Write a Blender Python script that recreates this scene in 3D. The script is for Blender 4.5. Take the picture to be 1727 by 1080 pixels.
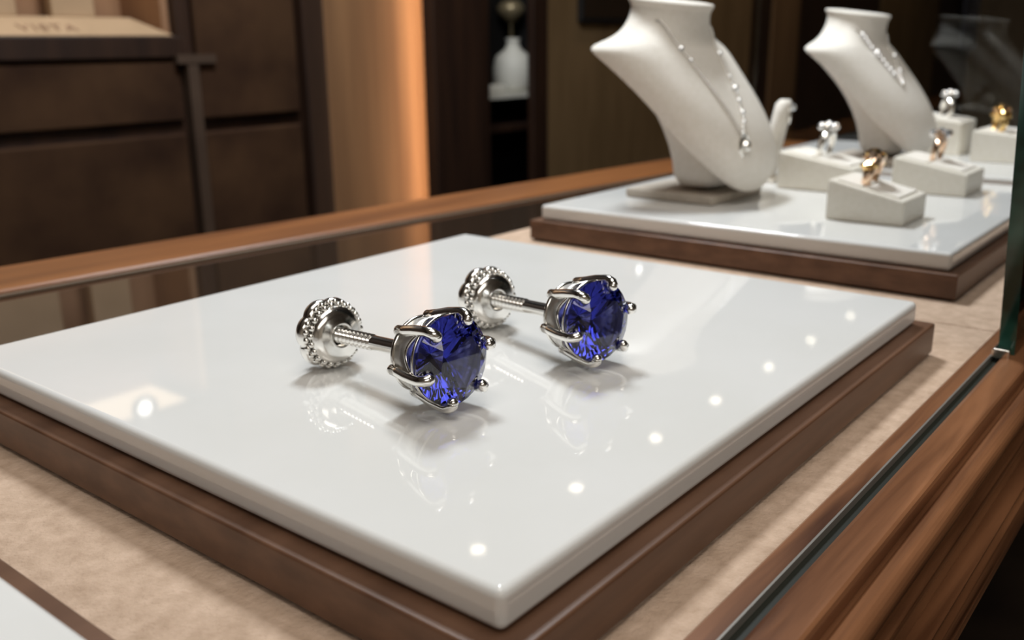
import bpy, bmesh, math, random
from mathutils import Vector, Matrix, Euler
random.seed(7)
for o in list(bpy.data.objects): bpy.data.objects.remove(o)
SC = bpy.context.scene; COL = SC.collection
S = 0.1                      # all lengths below are in decimetres, scaled to metres
PI = math.pi; sin = math.sin; cos = math.cos

# ------------------------------------------------------------ camera
cam_d = bpy.data.cameras.new('camera'); cam = bpy.data.objects.new('camera', cam_d); COL.objects.link(cam)
cam_d.sensor_width = 36.0; cam_d.lens = 33.10; cam_d.clip_start = 0.005; cam_d.clip_end = 60
cam.matrix_world = Matrix(((0.623663818900152, 0.22618710470122627, -0.7482531888750992, 0),
                           (-0.7816299120188656, 0.16831614364790476, -0.6006033270178232, 0),
                           (-0.009905636388381213, 0.959431638760352, 0.2817673, 1.0*S), (0, 0, 0, 1)))
cam_d.dof.use_dof = True; cam_d.dof.focus_distance = 0.258; cam_d.dof.aperture_fstop = 14.5; cam_d.dof.aperture_blades = 0
SC.camera = cam

# ------------------------------------------------------------ world, light, exposure
SC.view_settings.view_transform = 'Standard'; SC.view_settings.look = 'None'
SC.view_settings.gamma = 1; SC.view_settings.use_curve_mapping = False; SC.view_settings.exposure = 0.0
w = bpy.data.worlds.new('world'); SC.world = w; w.use_nodes = True
w.node_tree.nodes['Background'].inputs[0].default_value = (1.0, 0.86, 0.72, 1); w.node_tree.nodes['Background'].inputs[1].default_value = 0.10
def area(name, loc, rot, sx, sy, power, color, spread=None):
    l = bpy.data.lights.new(name, 'AREA'); l.shape = 'RECTANGLE'; l.size = sx*S; l.size_y = sy*S; l.energy = power; l.color = color
    if spread: l.spread = math.radians(spread)
    o = bpy.data.objects.new(name, l); COL.objects.link(o); o.location = Vector(loc)*S; o.rotation_euler = [math.radians(a) for a in rot]
    return o
# large area lights pointing down, added to light the counter and the room
area('added_overhead_warm', (1.0, 0.0, 13.8), (0, 0, 0), 9, 7, 8.5, (1.0, 0.95, 0.88))  # added soft overhead light for the trays; no panel is built
area('overhead_key_light', (7.2, 6.6, 9.4), (0, 0, 0), 2.6, 1.9, 12.5, (0.90, 0.96, 1.0))   # key along the shadow direction, lowered to brighten far slab; its fixture is added
area('added_room_fill', (-10, -16, 13.8), (0, 0, 0), 20, 12, 22.0, (1.0, 0.94, 0.86))  # added fill: brightens the camera side and what the metals reflect
# linear lamp in the cove behind the dark column: washes the upholstered wall
area('cove_lamp', (12.40, 11.60, 0.5), (90, 0, 38), 0.25, 8.0, 0.95, (1.0, 0.68, 0.46))

# ------------------------------------------------------------ materials
def mat(name, base, rough=0.5, metal=0.0, spec=0.5, **kw):
    m = bpy.data.materials.new(name); m.use_nodes = True; b = m.node_tree.nodes['Principled BSDF']
    b.inputs['Base Color'].default_value = (*base, 1); b.inputs['Roughness'].default_value = rough
    b.inputs['Metallic'].default_value = metal; b.inputs['Specular IOR Level'].default_value = spec
    for k, v in kw.items(): b.inputs[k.replace('_', ' ')].default_value = v
    return m
def noise_mat(name, c1, c2, scale, stretch=(1, 1, 1), rough=0.5, detail=6, bump=0.0, spec=0.5, lo=0.35, hi=0.65, bscale=None, rough2=None, dist=0.0, **kw):
    m = mat(name, c1, rough, 0, spec, **kw); nt = m.node_tree; N = nt.nodes; L = nt.links; b = N['Principled BSDF']
    tc = N.new('ShaderNodeTexCoord'); mp = N.new('ShaderNodeMapping'); mp.inputs['Scale'].default_value = stretch
    no = N.new('ShaderNodeTexNoise'); no.inputs['Scale'].default_value = scale; no.inputs['Detail'].default_value = detail; no.inputs['Distortion'].default_value = dist
    cr = N.new('ShaderNodeValToRGB'); cr.color_ramp.elements[0].color = (*c1, 1); cr.color_ramp.elements[1].color = (*c2, 1)
    cr.color_ramp.elements[0].position = lo; cr.color_ramp.elements[1].position = hi
    L.new(tc.outputs['Object'], mp.inputs['Vector']); L.new(mp.outputs['Vector'], no.inputs['Vector']); L.new(no.outputs['Fac'], cr.inputs['Fac'])
    L.new(cr.outputs['Color'], b.inputs['Base Color'])
    if bump:
        bp = N.new('ShaderNodeBump'); bp.inputs['Strength'].default_value = bump; bp.inputs['Distance'].default_value = 0.0006
        if bscale:
            n2 = N.new('ShaderNodeTexNoise'); n2.inputs['Scale'].default_value = bscale; n2.inputs['Detail'].default_value = 3
            L.new(mp.outputs['Vector'], n2.inputs['Vector']); L.new(n2.outputs['Fac'], bp.inputs['Height'])
        else: L.new(no.outputs['Fac'], bp.inputs['Height'])
        L.new(bp.outputs['Normal'], b.inputs['Normal'])
    return m
def emit(name, col, s):
    m = mat(name, (0, 0, 0)); b = m.node_tree.nodes['Principled BSDF']
    b.inputs['Emission Color'].default_value = (*col, 1); b.inputs['Emission Strength'].default_value = s; return m

M = {}
M['slab'] = noise_mat('polished_white_stone', (0.79, 0.785, 0.76), (0.83, 0.825, 0.81), 14, rough=0.035, spec=0.5)
M['walnut_x'] = noise_mat('walnut_tray', (0.100, 0.046, 0.024), (0.165, 0.082, 0.046), 60, (0.25, 1, 2.5), rough=0.38, bump=0.08)
M['rail'] = noise_mat('walnut_rail', (0.060, 0.020, 0.008), (0.33, 0.145, 0.066), 110, (0.07, 1.1, 1.1), rough=0.30, bump=0.4, detail=9, dist=0.5, lo=0.3, hi=0.72)
M['rail_back'] = noise_mat('orange_walnut_back_rail', (0.15, 0.050, 0.012), (0.26, 0.095, 0.026), 60, (0.08, 1, 1), rough=0.4, detail=6)
M['suede'] = noise_mat('beige_suede', (0.47, 0.335, 0.24), (0.66, 0.49, 0.37), 200, rough=0.95, bump=0.9, bscale=900, spec=0.1, detail=7, lo=0.25, hi=0.75)
M['glass_black'] = mat('dark_glass_shelf', (0.028, 0.018, 0.012), 0.03, 0, 0.9)
M['slot'] = mat('dark_green_slot', (0.022, 0.024, 0.018), 0.5, 0, 0.3)
M['slot_line'] = mat('grey_metal_slot_lip', (0.45, 0.42, 0.38), 0.3, 0.6)
M['silver'] = mat('polished_white_gold', (0.88, 0.86, 0.82), 0.17, 1.0)
M['satin'] = mat('satin_white_gold', (0.86, 0.84, 0.80), 0.38, 1.0)
M['gold'] = mat('yellow_gold', (0.95, 0.66, 0.28), 0.14, 1.0)
M['rose'] = mat('rose_gold', (0.90, 0.66, 0.48), 0.16, 1.0)
M['gem'] = mat('clear_gem', (0.95, 0.97, 1.0), 0.02, 0.75, 0.8)
M['leather'] = noise_mat('ivory_leatherette', (0.79, 0.74, 0.64), (0.83, 0.78, 0.69), 300, rough=0.5, bump=0.2, spec=0.35)
M['plush'] = noise_mat('cream_velvet', (0.84, 0.79, 0.71), (0.88, 0.83, 0.76), 300, rough=0.8, bump=0.3, spec=0.2)
M['plate'] = noise_mat('taupe_velvet', (0.50, 0.44, 0.37), (0.56, 0.49, 0.42), 200, rough=0.8, spec=0.2)
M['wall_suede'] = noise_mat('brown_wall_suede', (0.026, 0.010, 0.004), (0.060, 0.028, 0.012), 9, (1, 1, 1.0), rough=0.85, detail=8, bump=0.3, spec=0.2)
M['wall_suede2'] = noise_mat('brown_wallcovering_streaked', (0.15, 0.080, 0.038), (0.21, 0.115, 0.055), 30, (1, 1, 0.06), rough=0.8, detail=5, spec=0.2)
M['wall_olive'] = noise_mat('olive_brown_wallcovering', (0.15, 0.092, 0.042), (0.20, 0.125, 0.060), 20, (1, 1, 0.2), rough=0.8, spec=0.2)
M['dark_wood'] = noise_mat('dark_stained_wood', (0.016, 0.006, 0.003), (0.032, 0.013, 0.006), 40, (1, 1, 0.08), rough=0.5, detail=5)
M['black'] = mat('black_void_paint', (0.006, 0.005, 0.005), 0.6)
M['tan'] = noise_mat('tan_lacquer', (0.36, 0.245, 0.145), (0.41, 0.28, 0.17), 20, rough=0.6)
M['tan_dark'] = mat('tan_lettering', (0.26, 0.15, 0.09), 0.6)
M['brown_panel'] = noise_mat('niche_brown_board', (0.24, 0.12, 0.06), (0.30, 0.16, 0.08), 12, rough=0.7)
M['white_matte'] = mat('white_display', (0.62, 0.60, 0.54), 0.6)
M['blue_cloth'] = mat('slate_blue_cloth', (0.13, 0.135, 0.19), 0.8)
M['ceiling'] = mat('cream_ceiling', (0.70, 0.65, 0.58), 0.8)
M['cream_wall'] = mat('cream_shop_wall', (0.62, 0.56, 0.48), 0.8)
M['floor'] = noise_mat('dark_brown_floor', (0.02, 0.012, 0.008), (0.04, 0.025, 0.016), 6, rough=0.5)
M['leather_brown'] = noise_mat('brown_leather', (0.22, 0.10, 0.055), (0.28, 0.14, 0.08), 40, rough=0.5)
M['lens'] = emit('downlight_lens', (1.0, 0.88, 0.70), 14)
M['lens_white'] = emit('white_lamp_lens', (1.0, 0.96, 0.90), 5)
M['niche_led'] = emit('niche_led', (1.0, 0.72, 0.45), 5)
M['cove_led'] = emit('cove_led', (1.0, 0.62, 0.34), 3)
M['blackmetal'] = mat('dark_bronze_trim', (0.04, 0.032, 0.026), 0.4, 0.8)

def glass_mat(name, tint):
    m = bpy.data.materials.new(name); m.use_nodes = True; nt = m.node_tree; N = nt.nodes; L = nt.links
    N.remove(N['Principled BSDF']); out = N['Material Output']
    t = N.new('ShaderNodeBsdfTransparent'); t.inputs[0].default_value = (*tint, 1)
    g = N.new('ShaderNodeBsdfGlossy'); g.inputs['Roughness'].default_value = 0.0
    f = N.new('ShaderNodeFresnel'); f.inputs[0].default_value = 1.5; mx = N.new('ShaderNodeMixShader')
    L.new(f.outputs[0], mx.inputs[0]); L.new(t.outputs[0], mx.inputs[1]); L.new(g.outputs[0], mx.inputs[2]); L.new(mx.outputs[0], out.inputs[0])
    return m
M['glass'] = glass_mat('clear_pane_glass', (0.97, 0.985, 0.975))
M['glass_edge'] = noise_mat('green_glass_edge', (0.004, 0.035, 0.025), (0.03, 0.13, 0.10), 40, (1, 1, 1.4), rough=0.12, detail=2, spec=0.7)
# sapphire: refracting crystal with blue absorption inside
m = bpy.data.materials.new('blue_sapphire'); m.use_nodes = True; nt = m.node_tree; N = nt.nodes; L = nt.links; N.remove(N['Principled BSDF'])
g = N.new('ShaderNodeBsdfGlass'); g.inputs['Color'].default_value = (1, 1, 1, 1); g.inputs['Roughness'].default_value = 0.0; g.inputs['IOR'].default_value = 1.77
v = N.new('ShaderNodeVolumeAbsorption'); v.inputs['Color'].default_value = (0.02, 0.09, 0.74, 1); v.inputs['Density'].default_value = 112
L.new(g.outputs[0], N['Material Output'].inputs['Surface']); L.new(v.outputs[0], N['Material Output'].inputs['Volume'])
M['sapphire'] = m

# ------------------------------------------------------------ helpers
def tag(o, label=None, cat=None, group=None, kind=None):
    if label: o['label'] = label
    if cat: o['category'] = cat
    if group: o['group'] = group
    if kind: o['kind'] = kind
    return o
def empty(name, loc, rz=0, **k):
    o = bpy.data.objects.new(name, None); COL.objects.link(o); o.location = Vector(loc)*S; o.rotation_euler = (0, 0, rz)
    o.empty_display_size = 0.01; return tag(o, **k)
def obj(name, bm, m, parent=None, smooth=False, loc=None, bevel=0, **k):
    """bm in decimetres -> one linked mesh object"""
    bmesh.ops.recalc_face_normals(bm, faces=bm.faces)
    for v_ in bm.verts: v_.co *= S
    me = bpy.data.meshes.new(name); bm.to_mesh(me); bm.free()
    for mm in (m if isinstance(m, (list, tuple)) else [m]): me.materials.append(mm)
    if smooth:
        for p in me.polygons: p.use_smooth = True
    o = bpy.data.objects.new(name, me); COL.objects.link(o)
    if loc: o.location = Vector(loc)*S
    if parent: o.parent = parent
    if bevel:
        b = o.modifiers.new('bevel', 'BEVEL'); b.width = bevel*S; b.segments = 4; b.limit_method = 'ANGLE'; b.angle_limit = math.radians(40)
        if not smooth:
            for p in me.polygons: p.use_smooth = True
        b.harden_normals = True
    return tag(o, **k)
def NB(): return bmesh.new()
def box(bm, x0, x1, y0, y1, z0, z1, mi=0):
    vs = [bm.verts.new(p) for p in ((x0,y0,z0),(x1,y0,z0),(x1,y1,z0),(x0,y1,z0),(x0,y0,z1),(x1,y0,z1),(x1,y1,z1),(x0,y1,z1))]
    for f in ((0,3,2,1),(4,5,6,7),(0,1,5,4),(1,2,6,5),(2,3,7,6),(3,0,4,7)):
        bm.faces.new([vs[i] for i in f]).material_index = mi
    return vs
def loft(bm, rings, cap0=True, cap1=True, closed=True):
    R_ = [[bm.verts.new(p) for p in r] for r in rings]; n = len(R_[0])
    for a, b in zip(R_, R_[1:]):
        for i in range(n if closed else n-1):
            j = (i+1) % n; bm.faces.new((a[i], a[j], b[j], b[i]))
    if cap0: bm.faces.new(R_[0])
    if cap1: bm.faces.new(R_[-1][::-1])
def tube(bm, pts, r, n=8, closed=False, cap=True):
    pts = [Vector(p) for p in pts]; rings = []; prev = None; m_ = len(pts)
    for i, p in enumerate(pts):
        a = pts[(i-1) % m_] if (closed or i > 0) else p; b = pts[(i+1) % m_] if (closed or i < m_-1) else p
        t = (b-a).normalized()
        if prev is None: u = t.orthogonal().normalized()
        else: u = (prev - t*prev.dot(t)).normalized()
        prev = u; v_ = t.cross(u); rr = r[i] if isinstance(r, (list, tuple)) else r
        rings.append([p + u*(rr*cos(2*PI*k/n)) + v_*(rr*sin(2*PI*k/n)) for k in range(n)])
    if closed:
        R_ = [[bm.verts.new(q) for q in rg] for rg in rings]
        for a, b in zip(R_, R_[1:]+R_[:1]):
            best = 0
            if b is R_[0]:
                best = min(range(n), key=lambda s: (a[0].co-b[s].co).length)
            for i in range(n):
                j = (i+1) % n; bm.faces.new((a[i], a[j], b[(j+best) % n], b[(i+best) % n]))
    else: loft(bm, rings, cap, cap)
def lathe(bm, prof, n=48, mtx=None):
    """prof: list of (r, z) about local Z"""
    rings = []
    for r, z in prof: rings.append([Vector((max(r, 1e-5)*cos(2*PI*k/n), max(r, 1e-5)*sin(2*PI*k/n), z)) for k in range(n)])
    if mtx: rings = [[mtx @ p for p in rg] for rg in rings]
    loft(bm, rings)
def ball(bm, c, r, u=10, v=7, sc=(1, 1, 1), mtx=None):
    mt = Matrix.Translation(Vector(c)) @ (mtx or Matrix()) @ Matrix.Diagonal((r*sc[0], r*sc[1], r*sc[2], 1))
    bmesh.ops.create_uvsphere(bm, u_segments=u, v_segments=v, radius=1, matrix=mt)
def prism_x(bm, prof, x0, x1, dy0=0, dy1=0):
    """closed (y,z) profile extruded along X"""
    loft(bm, [[Vector((x0, y+dy0, z)) for y, z in prof], [Vector((x1, y+dy1, z)) for y, z in prof]])
def tree(o):
    return [c for c in bpy.data.objects if c.parent == o]
def copy_tree(o, parent=None):
    c = o.copy(); COL.objects.link(c); c.parent = parent
    for ch in tree(o): copy_tree(ch, c)
    return c

# ------------------------------------------------------------ room
bm = NB(); box(bm, -30, 50, -30, 13.5, -10.4, -10); obj('floor', bm, M['floor'], kind='structure')
bm = NB(); box(bm, -30, 50, -30, 13.5, 14, 14.4); obj('ceiling', bm, M['ceiling'], kind='structure')
bm = NB(); box(bm, -30, 50, -30.4, -30, -10, 14); obj('wall_front', bm, M['cream_wall'], kind='structure')
bm = NB(); box(bm, -30.4, -30, -30, 13.5, -10, 14); obj('wall_left', bm, M['cream_wall'], kind='structure')
bm = NB(); box(bm, 50, 50.4, -30, 13.5, -10, 14); obj('wall_right', bm, M['wall_olive'], kind='structure')
bm = NB()          # the backing wall, leaving the niche and the cabinet recess open
box(bm, -30, 1.0, 12.12, 13.5, -10, 14); box(bm, 1.0, 7.66, 12.12, 13.5, -10, 1.12); box(bm, 1.0, 7.66, 12.12, 13.5, 4.2, 14); box(bm, 1.0, 7.66, 13.3, 13.5, 1.12, 4.2)
box(bm, 7.66, 13.8, 12.12, 13.5, -10, 14); box(bm, 13.8, 16.8, 13.45, 13.6, -10, 14); box(bm, 13.8, 16.8, 12.12, 13.45, 5, 14); box(bm, 16.8, 50, 12.12, 13.5, -10, 14)
obj('wall_back', bm, M['dark_wood'], kind='structure')
bm = NB(); box(bm, 1, 50, 9.2, 12.1, 8.0, 8.4); obj('trim_1', bm, M['dark_wood'], kind='structure')   # soffit carrying the downlights

def panel(x0, x1, z0, z1, m, label, y=12.0, th=0.11, bevel=0.05):
    bm = NB(); box(bm, x0, x1, y, y+th, z0, z1)
    return obj('wall_panel', bm, m, bevel=bevel, label=label, cat='wall panel', group='upholstered panels on the back wall')
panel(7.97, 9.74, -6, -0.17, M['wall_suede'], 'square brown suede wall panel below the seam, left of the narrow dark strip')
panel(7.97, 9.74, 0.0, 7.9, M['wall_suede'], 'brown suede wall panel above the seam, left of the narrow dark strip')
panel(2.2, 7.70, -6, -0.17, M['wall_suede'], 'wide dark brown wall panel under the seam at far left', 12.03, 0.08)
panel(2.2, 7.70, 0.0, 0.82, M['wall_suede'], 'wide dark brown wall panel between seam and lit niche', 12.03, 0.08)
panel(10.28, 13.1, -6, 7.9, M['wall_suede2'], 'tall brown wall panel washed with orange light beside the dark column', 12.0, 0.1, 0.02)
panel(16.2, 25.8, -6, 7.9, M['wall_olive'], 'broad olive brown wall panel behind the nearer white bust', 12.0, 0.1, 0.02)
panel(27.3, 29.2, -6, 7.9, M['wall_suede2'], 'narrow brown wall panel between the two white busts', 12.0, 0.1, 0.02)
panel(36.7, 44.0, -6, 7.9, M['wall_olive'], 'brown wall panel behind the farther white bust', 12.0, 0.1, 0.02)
bm = NB(); box(bm, 7.76, 7.93, 11.94, 12.1, -6, 0.86); box(bm, 7.60, 8.22, 11.93, 12.1, 0.78, 0.90)
obj('trim_2', bm, noise_mat('taupe_trim', (0.045, 0.025, 0.015), (0.062, 0.036, 0.022), 10, rough=0.6), kind='structure')
bm = NB(); box(bm, 9.80, 10.22, 11.9, 12.1, -6, 7.9); obj('trim_3', bm, M['dark_wood'], kind='structure', bevel=0.02)
bm = NB(); box(bm, 15.66, 16.16, 11.95, 12.1, -6, 7.9); obj('trim_4', bm, M['dark_wood'], kind='structure', bevel=0.02)
# dark column with an open cove on its left that hides the linear lamp
cl = empty('column', (13.0, 11.4, -6), label='dark stained wooden column with a hidden glowing cove on its left side', cat='column')
bm = NB(); box(bm, -0.1, 0.65, 0.02, 0.7, 0, 13.9); box(bm, -1.10, 0.17, -0.25, 0.0, 0, 13.9); obj('casing', bm, M['dark_wood'], cl, bevel=0.015)
bm = NB(); box(bm, -0.18, -0.10, 0.05, 0.12, 2.5, 10.5); obj('led_strip', bm, M['cove_led'], cl)

# lit niche at upper left
ni = empty('wall_niche', (4.5, 12.0, 0.86), label='lit tan wall niche with angled shelf at upper left of the back wall', cat='niche')
bm = NB(); box(bm, -3.6, 3.3, -0.02, 0.13, 0, 0.285); box(bm, 3.17, 3.3, -0.02, 0.13, 0.27, 3.4); box(bm, -3.6, 3.3, -0.02, 0.13, 3.3, 3.5); obj('frame', bm, M['dark_wood'], ni, bevel=0.02)
bm = NB()
loft(bm, [[Vector((x, y, 0.292)) for x, y in [(-3.5, 0.0), (3.12, 0.0), (2.95, 0.5), (-3.5, 0.5)]], [Vector((x, y, 0.53)) for x, y in [(-3.5, 0.45), (2.76, 0.45), (2.74, 0.9), (-3.5, 0.9)]]])
obj('shelf_board', bm, M['tan'], ni)
bm = NB(); box(bm, -3.5, 3.16, 1.15, 1.25, 0.27, 3.3); box(bm, 3.05, 3.16, 0.14, 1.2, 0.27, 3.3); obj('lining', bm, M['brown_panel'], ni)
cu = bpy.data.curves.new('lettering', 'FONT'); cu.body = 'VISTA'; cu.size = 0.24*S; cu.extrude = 0.004*S; cu.space_character = 1.25
to = bpy.data.objects.new('shelf_lettering', cu); COL.objects.link(to); to.parent = ni
dg = bpy.context.evaluated_depsgraph_get(); me = bpy.data.meshes.new_from_object(to.evaluated_get(dg)); bpy.data.objects.remove(to)
me.materials.clear(); me.materials.append(M['tan_dark'])
lt = bpy.data.objects.new('lettering', me); COL.objects.link(lt); lt.parent = ni
lt.location = Vector((1.12, 0.10, 0.352))*S; lt.rotation_euler = (math.radians(28), 0, 0)
area('niche_lamp', (4.3, 12.65, 4.1), (0, 0, 0), 6.0, 1.0, 0.30, (1.0, 0.74, 0.48))
bm = NB(); box(bm, -1.2, 1.2, -0.1, 0.1, 0, 1.4); obj('display_block', bm, M['tan'], loc=(4.75, 12.93, 1.392), bevel=0.03, label='broad tan display block in the lit niche, leftmost', cat='display block', group='tan display blocks in the niche')
bm = NB(); box(bm, -0.30, 0.30, -0.1, 0.1, 0, 1.4); obj('display_block', bm, M['tan'], loc=(6.70, 12.93, 1.392), bevel=0.03, label='narrow tan display block in the lit niche, right of the dark gap', cat='display block', group='tan display blocks in the niche')

# recessed cabinet with shelves and white goods
cb = empty('recessed_cabinet', (15.3, 12.1, -6), label='dark recessed cabinet with shelves right of the dark column', cat='cabinet')
bm = NB(); box(bm, -1.47, 1.47, 1.28, 1.33, 0, 10.9); box(bm, -1.47, -1.40, 0.03, 1.28, 0, 10.9); box(bm, 1.40, 1.47, 0.03, 1.28, 0, 10.9); obj('carcass', bm, M['black'], cb)
bm = NB(); box(bm, -1.39, 1.39, 0.05, 1.28, 5.95, 6.05); obj('shelf', bm, M['white_matte'], cb)
bm = NB(); box(bm, -1.39, 1.39, 0.05, 1.28, 5.30, 5.42); obj('shelf', bm, M['dark_wood'], cb)
bs = NB(); lathe(bs, [(0.0, 0), (0.34, 0), (0.42, 0.1), (0.42, 0.45), (0.36, 0.7), (0.16, 0.85), (0.12, 1.0), (0.16, 1.05), (0.0, 1.06)], 24)
obj('white_vase', bs, M['white_matte'], smooth=True, loc=(15.80, 12.58, 0.052), label='small white vase on the recessed cabinet shelf', cat='vase')
bs = NB(); lathe(bs, [(0, 0), (0.18, 0), (0.20, 0.06), (0.05, 0.1), (0.04, 1.35), (0.12, 1.4), (0.28, 1.55), (0.30, 1.68), (0.2, 1.8), (0, 1.85)], 20)
obj('mushroom_stand', bs, mat('dull_brass', (0.25, 0.2, 0.12), 0.4, 0.5), smooth=True, loc=(16.32, 13.04, 0.052), label='dim round topped display stand behind the white vase', cat='display stand')
bs = NB(); box(bs, -0.22, 0.22, -0.15, 0.15, 0, 0.16); obj('jewellery_box', bs, M['white_matte'], bevel=0.04, loc=(15.0, 12.45, 0.052), label='low white box on the shelf left of the small vase', cat='box')
area('cabinet_lamp', (15.4, 12.5, 2.6), (0, 0, 0), 0.8, 0.3, 0.03, (1.0, 0.9, 0.75))
# dark screen on the olive wall, bottom edge seen left of the nearer bust
fr = empty('wall_screen', (18.3, 11.9, 1.42), label='black framed screen on the olive wall, lower edge beside the bust neck', cat='screen')
bm = NB(); box(bm, -1.05, 1.05, -0.02, 0.1, 0, 1.6); obj('frame', bm, M['black'], fr, bevel=0.03)
bm = NB(); box(bm, -0.95, 0.95, -0.03, -0.021, 0.1, 1.5); obj('glass', bm, M['glass_black'], fr)
bm = NB(); box(bm, -2.6, 2.6, -0.08, 0.0, -3, 3)
obj('hanging_cloth', bm, M['blue_cloth'], loc=(51.0-1.0, 11.9, 3.6), label='slate blue hanging panel on the wall at upper right', cat='wall panel')

# ------------------------------------------------------------ ceiling fittings seen mirrored in the polished trays
def downlight(x, y, z, lab, grp, m='lens', r=0.13, tilt=None):
    e = empty('downlight', (x, y, z), label=lab, cat='light fitting', group=grp)
    if tilt: e.rotation_euler = tilt
    b1 = NB(); loft(b1, [[Vector((q*cos(2*PI*k/24), q*sin(2*PI*k/24), zz)) for k in range(24)] for q, zz in ((r+0.01, -0.01), (r+0.02, -0.06), (r+0.09, -0.06), (r+0.09, 0.0), (r+0.01, -0.01))], False, False); obj('bezel', b1, M['blackmetal'], e, smooth=False)
    b2 = NB(); lathe(b2, [(0.0, -0.03), (r, -0.03), (r, -0.01), (0, -0.01)], 24); obj('lens', b2, M[m], e)
for i, X in enumerate((1.294, 1.645, 2.008, 2.349, 2.713, 3.062, 3.444, 4.13, 5.0)):
    downlight(X*9, 1.134*9, 7.99, 'small round downlight in the dark soffit above the back wall', 'row of soffit downlights')
downlight(6.45, 11.88, 3.9, 'small white wall lamp above the counter, far left', 'round wall lamps', 'lens_white', 0.10, (math.radians(-90), 0, 0))
downlight(19.7, 11.8, 4.4, 'small white wall lamp above the olive panel', 'round wall lamps', 'lens_white', 0.10, (math.radians(-90), 0, 0))

hp = empty('added_key_housing', (7.2, 6.6, 9.43), label='added rectangular housing around the key light, out of view above the counter', cat='light fitting')  # unseen housing, added only to give the lowered key light a body
bm = NB(); box(bm, -1.45, 1.45, -1.1, 1.1, 0, 0.2); obj('housing', bm, M['blackmetal'], hp, bevel=0.03)
for sx in (-1.2, 1.2):
    bm = NB(); tube(bm, [(sx, 0, 0.2), (sx, 0, 4.57)], 0.03, 8); obj('suspension_rod', bm, M['blackmetal'], hp)
for X in (18.1, 21.1, 24.4, 27.6, 31.0, 37.2):    # the downlights' own beams
    l = bpy.data.lights.new('downlight_beam', 'SPOT'); l.energy = 1.6; l.spot_size = math.radians(110); l.spot_blend = 0.8; l.shadow_soft_size = 0.012; l.color = (1.0, 0.80, 0.56)
    o = bpy.data.objects.new('downlight_beam', l); COL.objects.link(o); o.location = Vector((X, 10.2, 7.9))*S

# ------------------------------------------------------------ the counter
ct = empty('display_counter', (0, 0, -10), label='long walnut display counter with beige suede bed and moulded rail', cat='counter')
def cpart(name, bm, m, **k):
    for v_ in bm.verts: v_.co.z += 10
    return obj(name, bm, m, ct, **k)
X0, X1 = -6.0, 11.5
bm = NB(); box(bm, X0, 4.385, 0.80, 3.96, -0.33, -0.23); cpart('suede_bed', bm, M['suede'], bevel=0.010)
bm = NB(); box(bm, 4.392, X1, 0.80, 3.96, -0.33, -0.23); cpart('suede_bed', bm, M['suede'], bevel=0.010)
bm = NB(); box(bm, X0, X1, 3.96, 5.3, -0.33, -0.235); cpart('dark_glass_shelf', bm, M['glass_black'])
bm = NB(); prism_x(bm, [(0, -0.3), (0, -0.212), (0.02, -0.203), (0.06, -0.20), (0.58, -0.20), (0.62, -0.22), (0.62, -0.3)], X0, X1, 5.03-0.0835*(X0-2.0), 5.03-0.0835*(X1-2.0)); cpart('back_rail', bm, M['rail_back'])
bm = NB(); prism_x(bm, [(-0.012, -0.236), (-0.012, -0.226), (0.004, -0.222), (0.004, -0.236)], X0, X1, 5.03-0.0835*(X0-2.0), 5.03-0.0835*(X1-2.0)); cpart('rail_edging', bm, mat('taupe_edging', (0.22, 0.16, 0.11), 0.6))
# inner flat of the front rail, glass slot, then the moulded outer rail
bm = NB(); prism_x(bm, [(0.80, -0.33), (0.80, -0.215), (0.79, -0.205), (0.735, -0.20), (0.735, -0.33)], X0, X1); cpart('inner_fillet', bm, M['rail'])
bm = NB(); prism_x(bm, [(0.735, -0.33), (0.735, -0.222), (0.692, -0.222), (0.692, -0.33)], X0, X1); cpart('glass_slot', bm, M['slot'])
bm = NB(); prism_x(bm, [(0.7349, -0.222), (0.7349, -0.199), (0.729, -0.199), (0.729, -0.222)], X0, X1); cpart('slot_lip', bm, M['slot_line'])
prof = [(0.692, -0.33), (0.692, -0.202), (0.68, -0.197), (0.600, -0.197), (0.592, -0.201), (0.588, -0.21), (0.587, -0.245), (0.576, -0.245)]
for k in range(0, 13):   # ovolo roll
    a = math.radians(100 + k*12.5); prof.append((0.548 + 0.036*cos(a)*1.2, -0.262 + 0.040*sin(a)))
prof += [(0.548, -0.312), (0.548, -0.330), (0.510, -0.333), (0.503, -0.345)]
for k in range(0, 9):    # cove
    a = math.radians(180 - k*22.5/2); prof.append((0.535 + 0.042*cos(a) + 0.01, -0.405 + 0.065*sin(PI/2 + k*PI/8*0.9)))
prof += [(0.530, -0.485), (0.530, -0.497), (0.487, -0.499), (0.478, -0.50), (0.484, -0.53), (0.470, -0.545), (0.462, -0.60), (0.470, -0.66), (0.60, -0.68), (0.70, -0.68)]
bm = NB(); prism_x(bm, prof, X0, X1); cpart('moulded_rail', bm, M['rail'])
# lower case
bm = NB(); box(bm, X0, X1, 0.62, 5.6, -10, -9); box(bm, X0, X1, 5.3, 5.6, -9, -0.4); box(bm, X0, X1, 3.0, 3.1, -9, -0.33); box(bm, X0, X1, 0.62, 3.0, -4.2, -4.1)
cpart('lower_case', bm, M['black'])
bm = NB(); box(bm, X0, X1, 0.60, 0.64, -9, -0.68); cpart('front_glass', bm, M['glass'])
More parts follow.
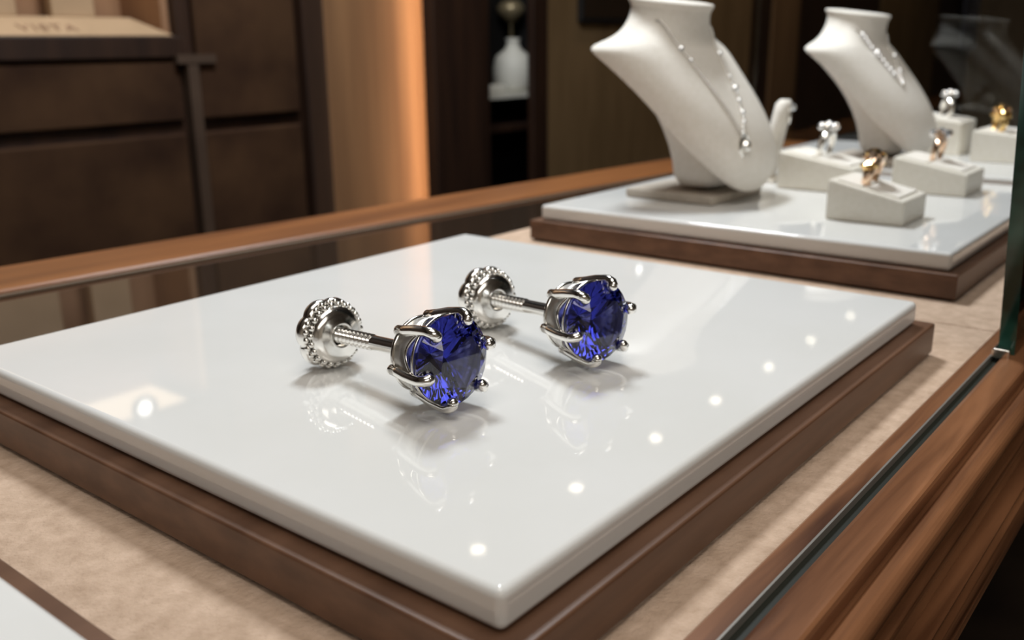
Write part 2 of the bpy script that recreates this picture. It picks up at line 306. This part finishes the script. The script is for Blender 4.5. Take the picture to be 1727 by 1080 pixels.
# side pane: near end edge slightly raked, standing in the slot
bm = NB(); ya, yb = 0.655, 0.715; zt = 4.0; xs = 3.97; xt = xs - 0.25*(zt+0.2)
v8 = [bm.verts.new(p) for p in ((xs,ya,-0.2),(xs,yb,-0.2),(xt,yb,zt),(xt,ya,zt),(10.0,ya,-0.2),(10.0,yb,-0.2),(10.0,yb,zt),(10.0,ya,zt))]
for f, mi in (((0,1,2,3),1),((4,7,6,5),1),((0,4,5,1),1),((3,2,6,7),1),((0,3,7,4),0),((1,5,6,2),0)): bm.faces.new([v8[i] for i in f]).material_index = mi
obj('glass_pane', bm, [M['glass'], M['glass_edge']], label='tall clear glass pane with green edge standing in the rail slot at right', cat='glass pane')
bm = NB(); box(bm, 10.0, 10.06, 0.66, 4.6, -0.23, 4.0); obj('glass_pane', bm, M['glass'], label='clear glass end pane behind the farther bust, mirroring it faintly', cat='glass pane')
bm = NB(); box(bm, xs-0.055, xs+0.06, 0.665, 0.728, -0.205, -0.165); cpart('glass_clip', bm, M['silver'], bevel=0.008)
bs = NB(); lathe(bs, [(0, 0), (0.36, 0), (0.42, 0.05), (0.42, 0.3), (0.36, 0.42), (0.15, 0.5), (0, 0.52)], 32)
obj('leather_box', bs, M['leather_brown'], smooth=True, loc=(8.3, 1.25, -4.1), label='round brown leather box inside the lower case at bottom right', cat='box')

# ------------------------------------------------------------ trays
def tray(x0, x1, y0, y1, lab, m0=0.075):
    e = empty('display_tray', ((x0+x1)/2, (y0+y1)/2, -0.23), label=lab, cat='display tray', group='white stone trays on walnut bases')
    hx, hy = (x1-x0)/2, (y1-y0)/2
    b = NB(); box(b, -hx-m0, hx+m0, -hy-m0, hy+m0, 0.012, 0.135); obj('wooden_base', b, M['walnut_x'], e, bevel=0.008)
    b = NB(); box(b, -hx-m0+0.02, hx+m0-0.02, -hy-m0+0.02, hy+m0-0.02, 0, 0.012); obj('base_foot', b, M['black'], e)
    b = NB(); box(b, -hx, hx, -hy, hy, 0.135, 0.23); obj('stone_slab', b, M['slab'], e, bevel=0.022)
    return e
tray(1.205, 3.83, 1.0, 3.40, 'white polished stone tray on walnut base under the sapphire earrings', 0.06)
tray(4.83, 7.43, 1.13, 3.63, 'white polished stone tray under the nearer bust and front ring blocks', 0.05)
tray(7.80, 9.92, 0.95, 3.72, 'farthest white stone tray under the farther bust, by the end glass', 0.04)
tray(-1.95, 0.655, 1.0, 3.40, 'white stone tray cut by the lower left corner of the photo', 0.09)

# ------------------------------------------------------------ sapphire earrings
def brilliant(bm, R, mtx):
    """round brilliant, table towards +Z, girdle at z=0"""
    rt = 0.56*R; hc = 0.30*R; hp = 0.84*R; g_ = 0.025*R
    def P(r, k, n, z): a = 2*PI*k/n; return bm.verts.new(mtx @ Vector((r*cos(a), r*sin(a), z)))
    T = [P(rt/cos(PI/8)*0.985, 2*k, 16, hc) for k in range(8)]            # table octagon
    K = [P(0.80*R, 2*k+1, 16, hc*0.58) for k in range(8)]                  # star / bezel joints
    G = [P(R, k, 32, g_) for k in range(32)]; H = [P(R, k, 32, -g_) for k in range(32)]
    Lw = [P(0.28*R, 4*k+2, 32, -hp*0.73) for k in range(8)]               # lower-girdle tips
    C = P(0, 0, 1, -hp)
    bm.faces.new(T)
    for k in range(8):
        k2 = (k+1) % 8
        bm.faces.new((T[k], T[k2], K[k]))                                   # star
        gm = 4*k+2                                                         # girdle below star
        bm.faces.new((K[k], G[gm], G[gm-1])); bm.faces.new((K[k], G[gm-1], G[gm-2]))
        bm.faces.new((K[k], G[(gm+1) % 32], G[gm])); bm.faces.new((K[k], G[(gm+2) % 32], G[(gm+1) % 32]))
        bm.faces.new((T[k], K[k], G[4*k])); bm.faces.new((T[k], G[4*k], K[k-1]))   # bezel kite
        bm.faces.new((H[(gm-1) % 32], H[gm], Lw[k])); bm.faces.new((H[gm], H[(gm+1) % 32], Lw[k]))
        bm.faces.new((H[4*k], H[gm-1], Lw[k])); bm.faces.new((H[(gm+1) % 32], H[(4*k+4) % 32], Lw[k]))
        bm.faces.new((H[4*k], Lw[k], C)); bm.faces.new((H[4*k], C, Lw[k-1]))
    for k in range(32): bm.faces.new((H[k], H[(k+1) % 32], G[(k+1) % 32], G[k]))

def make_earring():
    e = empty('stud_earring', (0, 0, 0))
    tilt = 0.073
    d = Vector((0, -cos(tilt), sin(tilt)))                                  # stone normal
    xx = Vector((1, 0, 0)); yy = d.cross(xx)                                # local y = up on the face
    MT = Matrix.Translation((0, 0, 0.155)) @ Matrix(((xx.x, yy.x, d.x, 0), (xx.y, yy.y, d.y, 0), (xx.z, yy.z, d.z, 0), (0, 0, 0, 1)))
    R_ = 0.130
    bm = NB(); brilliant(bm, R_, MT @ Matrix.Rotation(math.radians(9), 4, 'Z')); obj('sapphire', bm, M['sapphire'], e)
    def pol(r, a, z): return MT @ Vector((r*cos(a), r*sin(a), z))
    for k in range(6):                                                      # claws
        a = math.radians(11 + 60*k); bm = NB()
        pts = [pol(0.112, a, -0.132), pol(0.118, a, -0.095), pol(0.129, a, -0.05), pol(0.135, a, -0.004), pol(0.1355, a, 0.010), pol(0.130, a, 0.026), pol(0.122, a, 0.032), pol(0.114, a, 0.031)]
        rr = [0.0155, 0.016, 0.0155, 0.015, 0.015, 0.016, 0.017, 0.0145]
        tube(bm, pts, rr, 12); ball(bm, pol(0.117, a, 0.031), 0.0172, 12, 8); ball(bm, pol(0.112, a, -0.132), 0.0158, 12, 8)
        obj('prong', bm, M['silver'], e, smooth=True)
    # basket: band with arched front edge between the claws
    bm = NB(); n = 96; ro = []; rings = [[], [], [], []]
    for k in range(n):
        a = 2*PI*k/n + math.radians(11); ar = abs(sin(3*(a-math.radians(11))))
        zf = -0.030 - 0.034*ar
        rings[0].append(pol(0.106, a, -0.128)); rings[1].append(pol(0.1215-0.007*ar, a, zf)); rings[2].append(pol(0.1135-0.007*ar, a, zf)); rings[3].append(pol(0.099, a, -0.128))
    loft(bm, rings+[rings[0]], False, False); bmesh.ops.remove_doubles(bm, verts=bm.verts, dist=1e-5); obj('basket', bm, M['satin'], e, smooth=True)
    bm = NB(); tube(bm, [pol(0.1225-0.007*abs(sin(3*(2*PI*k/n))), 2*PI*k/n + math.radians(11), -0.030-0.034*abs(sin(3*(2*PI*k/n)))) for k in range(n)], 0.0052, 8, closed=True); obj('gallery_arches', bm, M['silver'], e, smooth=True)
    bm = NB(); tube(bm, [pol(0.1255, 2*PI*k/64, -0.022) for k in range(64)], 0.0050, 8, closed=True); obj('seat_ring', bm, M['silver'], e, smooth=True)
    bm = NB(); lathe(bm, [(0.0, -0.124), (0.101, -0.124), (0.110, -0.127), (0.1125, -0.133), (0.107, -0.141), (0.06, -0.145), (0.034, -0.160), (0.0225, -0.20), (0.0, -0.20)], 64, MT); obj('back_plate', bm, M['silver'], e, smooth=True)
    # post: smooth near the head, threaded towards the nut
    bm = NB(); lathe(bm, [(0, -0.19), (0.0235, -0.19), (0.0235, -0.352), (0.0215, -0.356), (0, -0.356)], 24, MT); obj('post', bm, M['silver'], e, smooth=False)
    bm = NB(); pr = [(0, -0.354)]; z = -0.356
    while z > -0.66: pr += [(0.0170, z), (0.0262, z-0.0085), (0.0262, z-0.0115), (0.0170, z-0.0190)]; z -= 0.0200
    pr += [(0.0, z)]; lathe(bm, pr, 28, MT); obj('thread', bm, M['silver'], e, smooth=False)
    # screw-back nut, one child with its own sub-parts
    zb = -0.525
    nut = bpy.data.objects.new('screw_back', None); COL.objects.link(nut); nut.parent = e; nut.empty_display_size = 0.005
    bm = NB(); pr = [(0.034, zb-0.020), (0.034, zb+0.004), (0.037, zb+0.008), (0.043, zb+0.006), (0.050, zb+0.002), (0.066, zb+0.0), (0.082, zb-0.007), (0.092, zb-0.018), (0.094, zb-0.028), (0.080, zb-0.032), (0.034, zb-0.030), (0.034, zb-0.020)]
    lathe(bm, pr, 64, MT); obj('front_dish', bm, M['silver'], nut, smooth=True)
    bm = NB(); lathe(bm, [(0.0256, zb-0.020), (0.0256, zb-0.09), (0.04, zb-0.09), (0.05, zb-0.03), (0.034, zb-0.020)], 32, MT); obj('hub', bm, M['silver'], nut, smooth=True)
    bm = NB()
    for row, (rr_, zz, rb, nb_) in enumerate(((0.095, zb-0.026, 0.0102, 23), (0.103, zb-0.041, 0.0100, 25))):
        for k in range(nb_): ball(bm, pol(rr_, 2*PI*(k+0.5*row)/nb_, zz), rb, 8, 6)
    obj('milgrain_rim', bm, M['silver'], nut, smooth=True)
    bm = NB(); n = 144; rg = []
    for (f, zz) in ((0.80, zb-0.045), (0.93, zb-0.052), (0.985, zb-0.060), (1.0, zb-0.070), (0.985, zb-0.080), (0.93, zb-0.086), (0.55, zb-0.090), (0.3, zb-0.090)):
        rg.append([pol(f*(0.105 + 0.0125*abs(cos(3.5*(2*PI*k/n)))**0.6), 2*PI*k/n + 0.2, zz) for k in range(n)])
    loft(bm, rg); obj('scalloped_plate', bm, M['silver'], nut, smooth=True)
    return e
e1 = make_earring()
e1.location = Vector((1.835, 1.688, 0))*S; e1.rotation_euler = (0, 0, math.radians(84.5-90))
tag(e1, 'round blue sapphire stud earring nearer the front edge of the white tray', 'earring', 'pair of sapphire stud earrings')
e2 = copy_tree(e1); e2.location = Vector((2.395, 1.575, 0))*S; e2.rotation_euler = (0, 0, math.radians(77-90))
tag(e2, 'round blue sapphire stud earring farther back, right of its twin', 'earring', 'pair of sapphire stud earrings')

# ------------------------------------------------------------ busts
# slices: z, half width, centre y, front depth, back depth   (x across shoulders, faces -y)
SL = [(0.07, 0.05, -0.655, 0.02, 0.015), (0.08, 0.14, -0.645, 0.05, 0.03), (0.12, 0.23, -0.62, 0.09, 0.05), (0.18, 0.31, -0.58, 0.17, 0.06), (0.28, 0.39, -0.50, 0.27, 0.06), (0.40, 0.455, -0.38, 0.36, 0.06),
      (0.55, 0.51, -0.26, 0.39, 0.065), (0.70, 0.56, -0.12, 0.41, 0.07), (0.82, 0.605, 0.01, 0.43, 0.08), (0.90, 0.64, 0.10, 0.455, 0.08), (0.945, 0.655, 0.16, 0.47, 0.09), (0.975, 0.635, 0.18, 0.465, 0.10),
      (1.00, 0.55, 0.17, 0.44, 0.13), (1.03, 0.44, 0.13, 0.39, 0.17), (1.07, 0.355, 0.08, 0.335, 0.21), (1.12, 0.30, 0.04, 0.295, 0.235), (1.17, 0.275, 0.01, 0.27, 0.25), (1.22, 0.268, 0.0, 0.265, 0.26),
      (1.235, 0.285, 0.0, 0.282, 0.277), (1.255, 0.292, 0.0, 0.289, 0.284), (1.27, 0.285, 0.0, 0.282, 0.277)]
def tz(y, z):   # neck top leans forward: front lower than back
    return z + (0.14*(y) * max(0, min(1, (z-1.05)/0.17)))
def slice_at(z):
    for a, b in zip(SL, SL[1:]):
        if a[0] <= z <= b[0]:
            t = (z-a[0])/(b[0]-a[0]); return [a[i]+(b[i]-a[i])*t for i in range(5)]
def surf(x, z, off=0.0):
    _, wd, yc, df, db = slice_at(z); c = max(-0.97, min(0.97, x/wd)); y = yc - df*0.9*(1-c*c)**0.36
    n = Vector((c/wd, -math.sqrt(1-c*c)/df, 0)).normalized(); p = Vector((x, y, z)) + n*off
    return Vector((p.x, p.y, tz(p.y, z)))
def make_bust(label):
    e = empty('necklace_bust', (0, 0, 0), label=label, cat='necklace display bust', group='white necklace display busts')
    bm = NB(); n = 56; rg = []
    for z, wd, yc, df, db in SL:
        r = []
        for k in range(n):
            a = 2*PI*k/n; s_ = sin(a); y = yc - (df*0.9*s_**0.72 if s_ > 0 else db*s_)
            r.append(Vector((wd*cos(a), y, tz(y, z))))
        rg.append(r)
    loft(bm, rg); o = obj('chest_form', bm, M['plush'], e, smooth=True)
    sd = o.modifiers.new('s', 'SUBSURF'); sd.levels = 1; sd.render_levels = 1
    bm = NB(); rg = []
    for z, hw, yb, yf in ((0.055, 0.28, -0.16, -0.52), (0.25, 0.26, -0.16, -0.50), (0.45, 0.25, -0.07, -0.38), (0.62, 0.25, 0.04, -0.24), (0.76, 0.27, 0.16, -0.08), (0.88, 0.33, 0.27, 0.08), (0.955, 0.36, 0.285, 0.12)):
        r = []
        for k in range(24):
            a = 2*PI*k/24; cx = abs(cos(a))**0.6*(1 if cos(a) > 0 else -1); sy = abs(sin(a))**0.6*(1 if sin(a) > 0 else -1)
            r.append(Vector((hw*cx, (yb+yf)/2 + (yb-yf)/2*sy, z)))
        rg.append(r)
    loft(bm, rg); o = obj('stand', bm, M['plush'], e, smooth=True)
    sd = o.modifiers.new('s', 'SUBSURF'); sd.levels = 1; sd.render_levels = 1
    bm = NB(); box(bm, -0.34, 0.34, -0.56, 0.10, 0, 0.06); obj('base_plate', bm, M['plate'], e, bevel=0.018)
    return e
BR = math.radians(-2.5)
b1 = make_bust('white velvet necklace bust nearer the camera, with a fine chain and pendant'); b1.location = Vector((5.76, 3.25, 0))*S; b1.rotation_euler = (0, 0, BR)
b2 = copy_tree(b1); b2.location = Vector((8.3, 2.90, 0))*S; b2.scale = (0.95, 0.95, 0.97); b2.rotation_euler = (0, 0, BR); b2['label'] = 'smaller looking white necklace bust farther away behind the ring blocks'

def necklace(bx, by, zb, gems, pendant, label, gemr):
    e = empty('necklace', (bx, by, 0.0), BR, label=label, cat='necklace')
    # path from the back of the neck down both sides to the pendant
    path = []
    def side(sgn):
        p = []
        for i in range(41):
            t = i/40; z = 1.135 + (zb-1.135)*t; wd = slice_at(z)[1]
            x = sgn*(0.285*(1-t)**1.0 + 0.0) if z < 1.1 else sgn*min(0.27, wd*0.93)
            x = sgn*0.272*(1-t)**0.95 - 0.19*t
            p.append(surf(x, z, 0.010))
        return p
    L_, R2 = side(-1), side(1)
    bk = []
    for i in range(1, 12):
        a = PI*i/12; _, wd, yc, df, db = slice_at(1.135); bk.append(Vector((-(0.285)*cos(a), yc + 0.0 + 0.25*sin(a)-0.03, tz(yc+0.25*sin(a), 1.135))))
    full = L_[::-1] + bk + R2
    bm = NB(); tube(bm, full, 0.0062, 6)
    for i in range(0, len(full)-1):
        for t in (0, 0.5): ball(bm, full[i].lerp(full[i+1], t), 0.0095, 6, 4)
    obj('chain', bm, M['silver'], e, smooth=True)
    for (sd_, idx, r) in gems:
        p = (L_ if sd_ < 0 else R2)[idx]; bm = NB(); ball(bm, p + Vector((0, -0.008, 0)), r*gemr, 8, 5); obj('gem', bm, M['gem'], e)
    if pendant:
        p = surf(-0.19, zb, 0.02); bm = NB()
        tube(bm, [p + Vector((0.042*cos(2*PI*k/24), 0.0, -0.06+0.068*sin(2*PI*k/24))) for k in range(24)], 0.015, 8, closed=True)
        ball(bm, p + Vector((0, -0.014, -0.055)), 0.036, 8, 5); ball(bm, p + Vector((0, 0, 0.01)), 0.014, 8, 5)
        for k in range(5): ball(bm, p + Vector((0.012*(-1)**k, -0.006, -0.10-0.014*k)), 0.011, 8, 5)
        obj('pendant', bm, M['silver'], e, smooth=False)
    return e
necklace(5.76, 3.25, 0.43, [(-1, 10, .020), (-1, 14, .014), (1, 12, .018), (1, 20, .013), (1, 24, .024), (1, 28, .016), (1, 32, .018), (1, 35, .014)], True, 'fine silver necklace with hanging pendant on the nearer white bust', 1.0)
nk2 = necklace(8.3, 2.90, 0.66, [(-1, 5+3*k, .022) for k in range(10)] + [(-1, 18, .034), (1, 20, .022), (1, 30, .02)], False, 'sparkling gem set necklace on the farther white bust', 1.0); nk2.scale = (0.95, 0.95, 0.97)

# ------------------------------------------------------------ ring blocks and rings
def ring_block(x0, x1, y0, y1, hb, hf, label):
    """wedge block, taller at the back (+y), with a slit and sunken front cushion"""
    e = empty('ring_block', ((x0+x1)/2, (y0+y1)/2, 0), label=label, cat='ring display block', group='ivory ring display blocks')
    hx, hy = (x1-x0)/2, (y1-y0)/2
    bm = NB(); vs = box(bm, -hx, hx, -hy, hy, 0, hf)
    for i in (6, 7): vs[i].co.z = hb
    top = [f for f in bm.faces if all(v_ in vs[4:] for v_ in f.verts)]
    obj('block', bm, M['leather'], e, bevel=0.014)
    sl = (hb-hf)/(2*hy); ang = math.atan(sl); zc = (hb+hf)/2
    bm = NB(); box(bm, -hx*0.80, hx*0.80, -hy*0.82, hy*0.10, -0.004, 0.010)
    for v_ in bm.verts:
        v_.co = Matrix.Rotation(ang, 3, 'X') @ v_.co; v_.co.z += zc
    obj('front_cushion', bm, M['plush'], e, bevel=0.006)
    bm = NB(); box(bm, -hx*0.80, hx*0.80, hy*0.16, hy*0.84, -0.004, 0.010)
    for v_ in bm.verts:
        v_.co = Matrix.Rotation(ang, 3, 'X') @ v_.co; v_.co.z += zc
    obj('rear_cushion', bm, M['plush'], e, bevel=0.006)
    return e
def ring(x, y, z, r, wr, m, head, label, rz=0.0, tilt=0.12):
    e = empty('finger_ring', (x, y, z), rz, label=label, cat='ring', group='rings standing in the display blocks')
    RT = Matrix.Rotation(tilt, 4, 'X')
    bm = NB(); n = 40; pts = [RT @ Vector((r*cos(2*PI*k/n), 0, r*0.80 + r*sin(2*PI*k/n))) for k in range(n)]
    rr = [wr*(0.75+0.55*max(0, sin(2*PI*k/n))) for k in range(n)]
    tube(bm, pts, rr, 10, closed=True)
    for v_ in bm.verts: v_.co.y *= 1.5
    obj('band', bm, m, e, smooth=True)
    if head == 'domes':
        for k, (a, s_) in enumerate(((150, 1.0), (118, 1.15), (88, 1.25), (58, 1.15), (28, 1.0))):
            a = math.radians(a); bm = NB(); p = RT @ Vector(((r+wr*0.5)*cos(a), 0, r*0.8 + (r+wr*0.5)*sin(a)))
            bmesh.ops.create_icosphere(bm, subdivisions=1, radius=1, matrix=Matrix.Translation(p) @ Matrix.Rotation(a*2.3, 4, 'X') @ Matrix.Diagonal((wr*1.25*s_, wr*1.7*s_, wr*1.3*s_, 1)))
            for q in (-1, 1): ball(bm, p + Vector((0, q*wr*1.5*s_, 0.004)), wr*0.62, 6, 4)
            obj('bezel', bm, M['rose'] if k in (1, 3) else M['gold'], e, smooth=False)
    elif head == 'solitaire':
        p = RT @ Vector((0, 0, r*1.8 + wr)); bm = NB(); lathe(bm, [(0, -0.045), (0.045, 0.0), (0.045, 0.006), (0.026, 0.022), (0, 0.022)], 8, Matrix.Translation(p + Vector((0, 0, 0.045)))); obj('stone', bm, M['gem'], e)
        for k in range(4):
            a = PI/4 + k*PI/2; bm = NB(); tube(bm, [p + Vector((0.012*cos(a), 0.012*sin(a), -0.01)), p + Vector((0.046*cos(a), 0.046*sin(a), 0.05))], 0.006, 6); obj('prong', bm, m, e)
    elif head == 'cluster':
        p = RT @ Vector((0, 0, r*1.8 + wr)); 
        for k in range(7):
            a = 2*PI*k/6; rr_ = 0 if k == 6 else 0.042; bm = NB(); ball(bm, p + Vector((rr_*cos(a), rr_*sin(a)*1.2, 0.02 + (0.012 if k == 6 else 0))), 0.028, 8, 5); obj('bezel', bm, m if k % 2 else M['gem'], e)
    return e
ring_block(5.37, 5.79, 1.53, 1.97, 0.235, 0.14, 'ivory ring block at the front of the tray holding the chunky gold ring')
ring(5.56, 1.80, 0.17, 0.105, 0.024, M['rose'], 'domes', 'chunky two tone gold ring with domed bezels in the front block', 0.1)
ring_block(6.36, 6.80, 2.16, 2.70, 0.26, 0.17, 'ivory ring block beside the bust base holding the silver solitaire ring')
ring(6.60, 2.47, 0.20, 0.105, 0.018, M['silver'], 'cluster', 'silver diamond ring in the block beside the nearer bust')
ring_block(6.64, 7.10, 1.52, 2.0, 0.24, 0.15, 'ivory ring block behind and right of the front one, holding the rose gold ring')
ring(6.90, 1.80, 0.18, 0.095, 0.016, M['rose'], 'cluster', 'slim rose gold ring in the block right of the front one')
ring_block(8.72, 9.35, 1.35, 2.0, 0.26, 0.20, 'ivory ring block on the farthest tray cut by the glass edge')
ring(8.90, 1.85, 0.235, 0.105, 0.026, M['gold'], 'domes', 'bright yellow gold ring at far right beside the glass edge', 0.5)
ring_block(9.10, 9.60, 2.18, 2.62, 0.34, 0.29, 'tall ivory ring block behind the rose gold ring, near the end glass')
ring(9.35, 2.40, 0.30, 0.10, 0.026, M['silver'], 'cluster', 'wide pale silver ring on the tall block at the back', 0.6)
# slim white card stand with a silver ring clipped on, peeking out behind the nearer bust
es = empty('earring_stand', (6.72, 2.94, 0), 0.2, label='slim white upright display stand peeking out behind the nearer bust', cat='display stand')
bm = NB(); rg = []
for z, hw in ((0, 0.16), (0.02, 0.165), (0.2, 0.155), (0.4, 0.125), (0.5, 0.10), (0.56, 0.07), (0.59, 0.03)):
    rg.append([Vector((hw*cos(2*PI*k/20), -0.18*z + 0.06*sin(2*PI*k/20)*(1 if hw > 0.05 else 0.6), z)) for k in range(20)])
loft(bm, rg); obj('card', bm, M['plush'], es, smooth=True)
bm = NB(); box(bm, -0.18, 0.18, -0.1, 0.09, 0, 0.025); obj('foot', bm, M['plush'], es, bevel=0.01)
er = empty('finger_ring', (6.74, 2.80, 0.48), 0.5, label='silver ring hanging on the white stand behind the nearer bust', cat='ring')
bm = NB(); tube(bm, [Vector((0.055*cos(2*PI*k/24), 0, 0.055*sin(2*PI*k/24))) for k in range(24)], 0.012, 8, closed=True); obj('band', bm, M['silver'], er, smooth=True)
bm = NB(); ball(bm, (0, -0.02, 0.055), 0.028, 8, 5); obj('stone', bm, M['gem'], er)

bpy.context.view_layer.update()
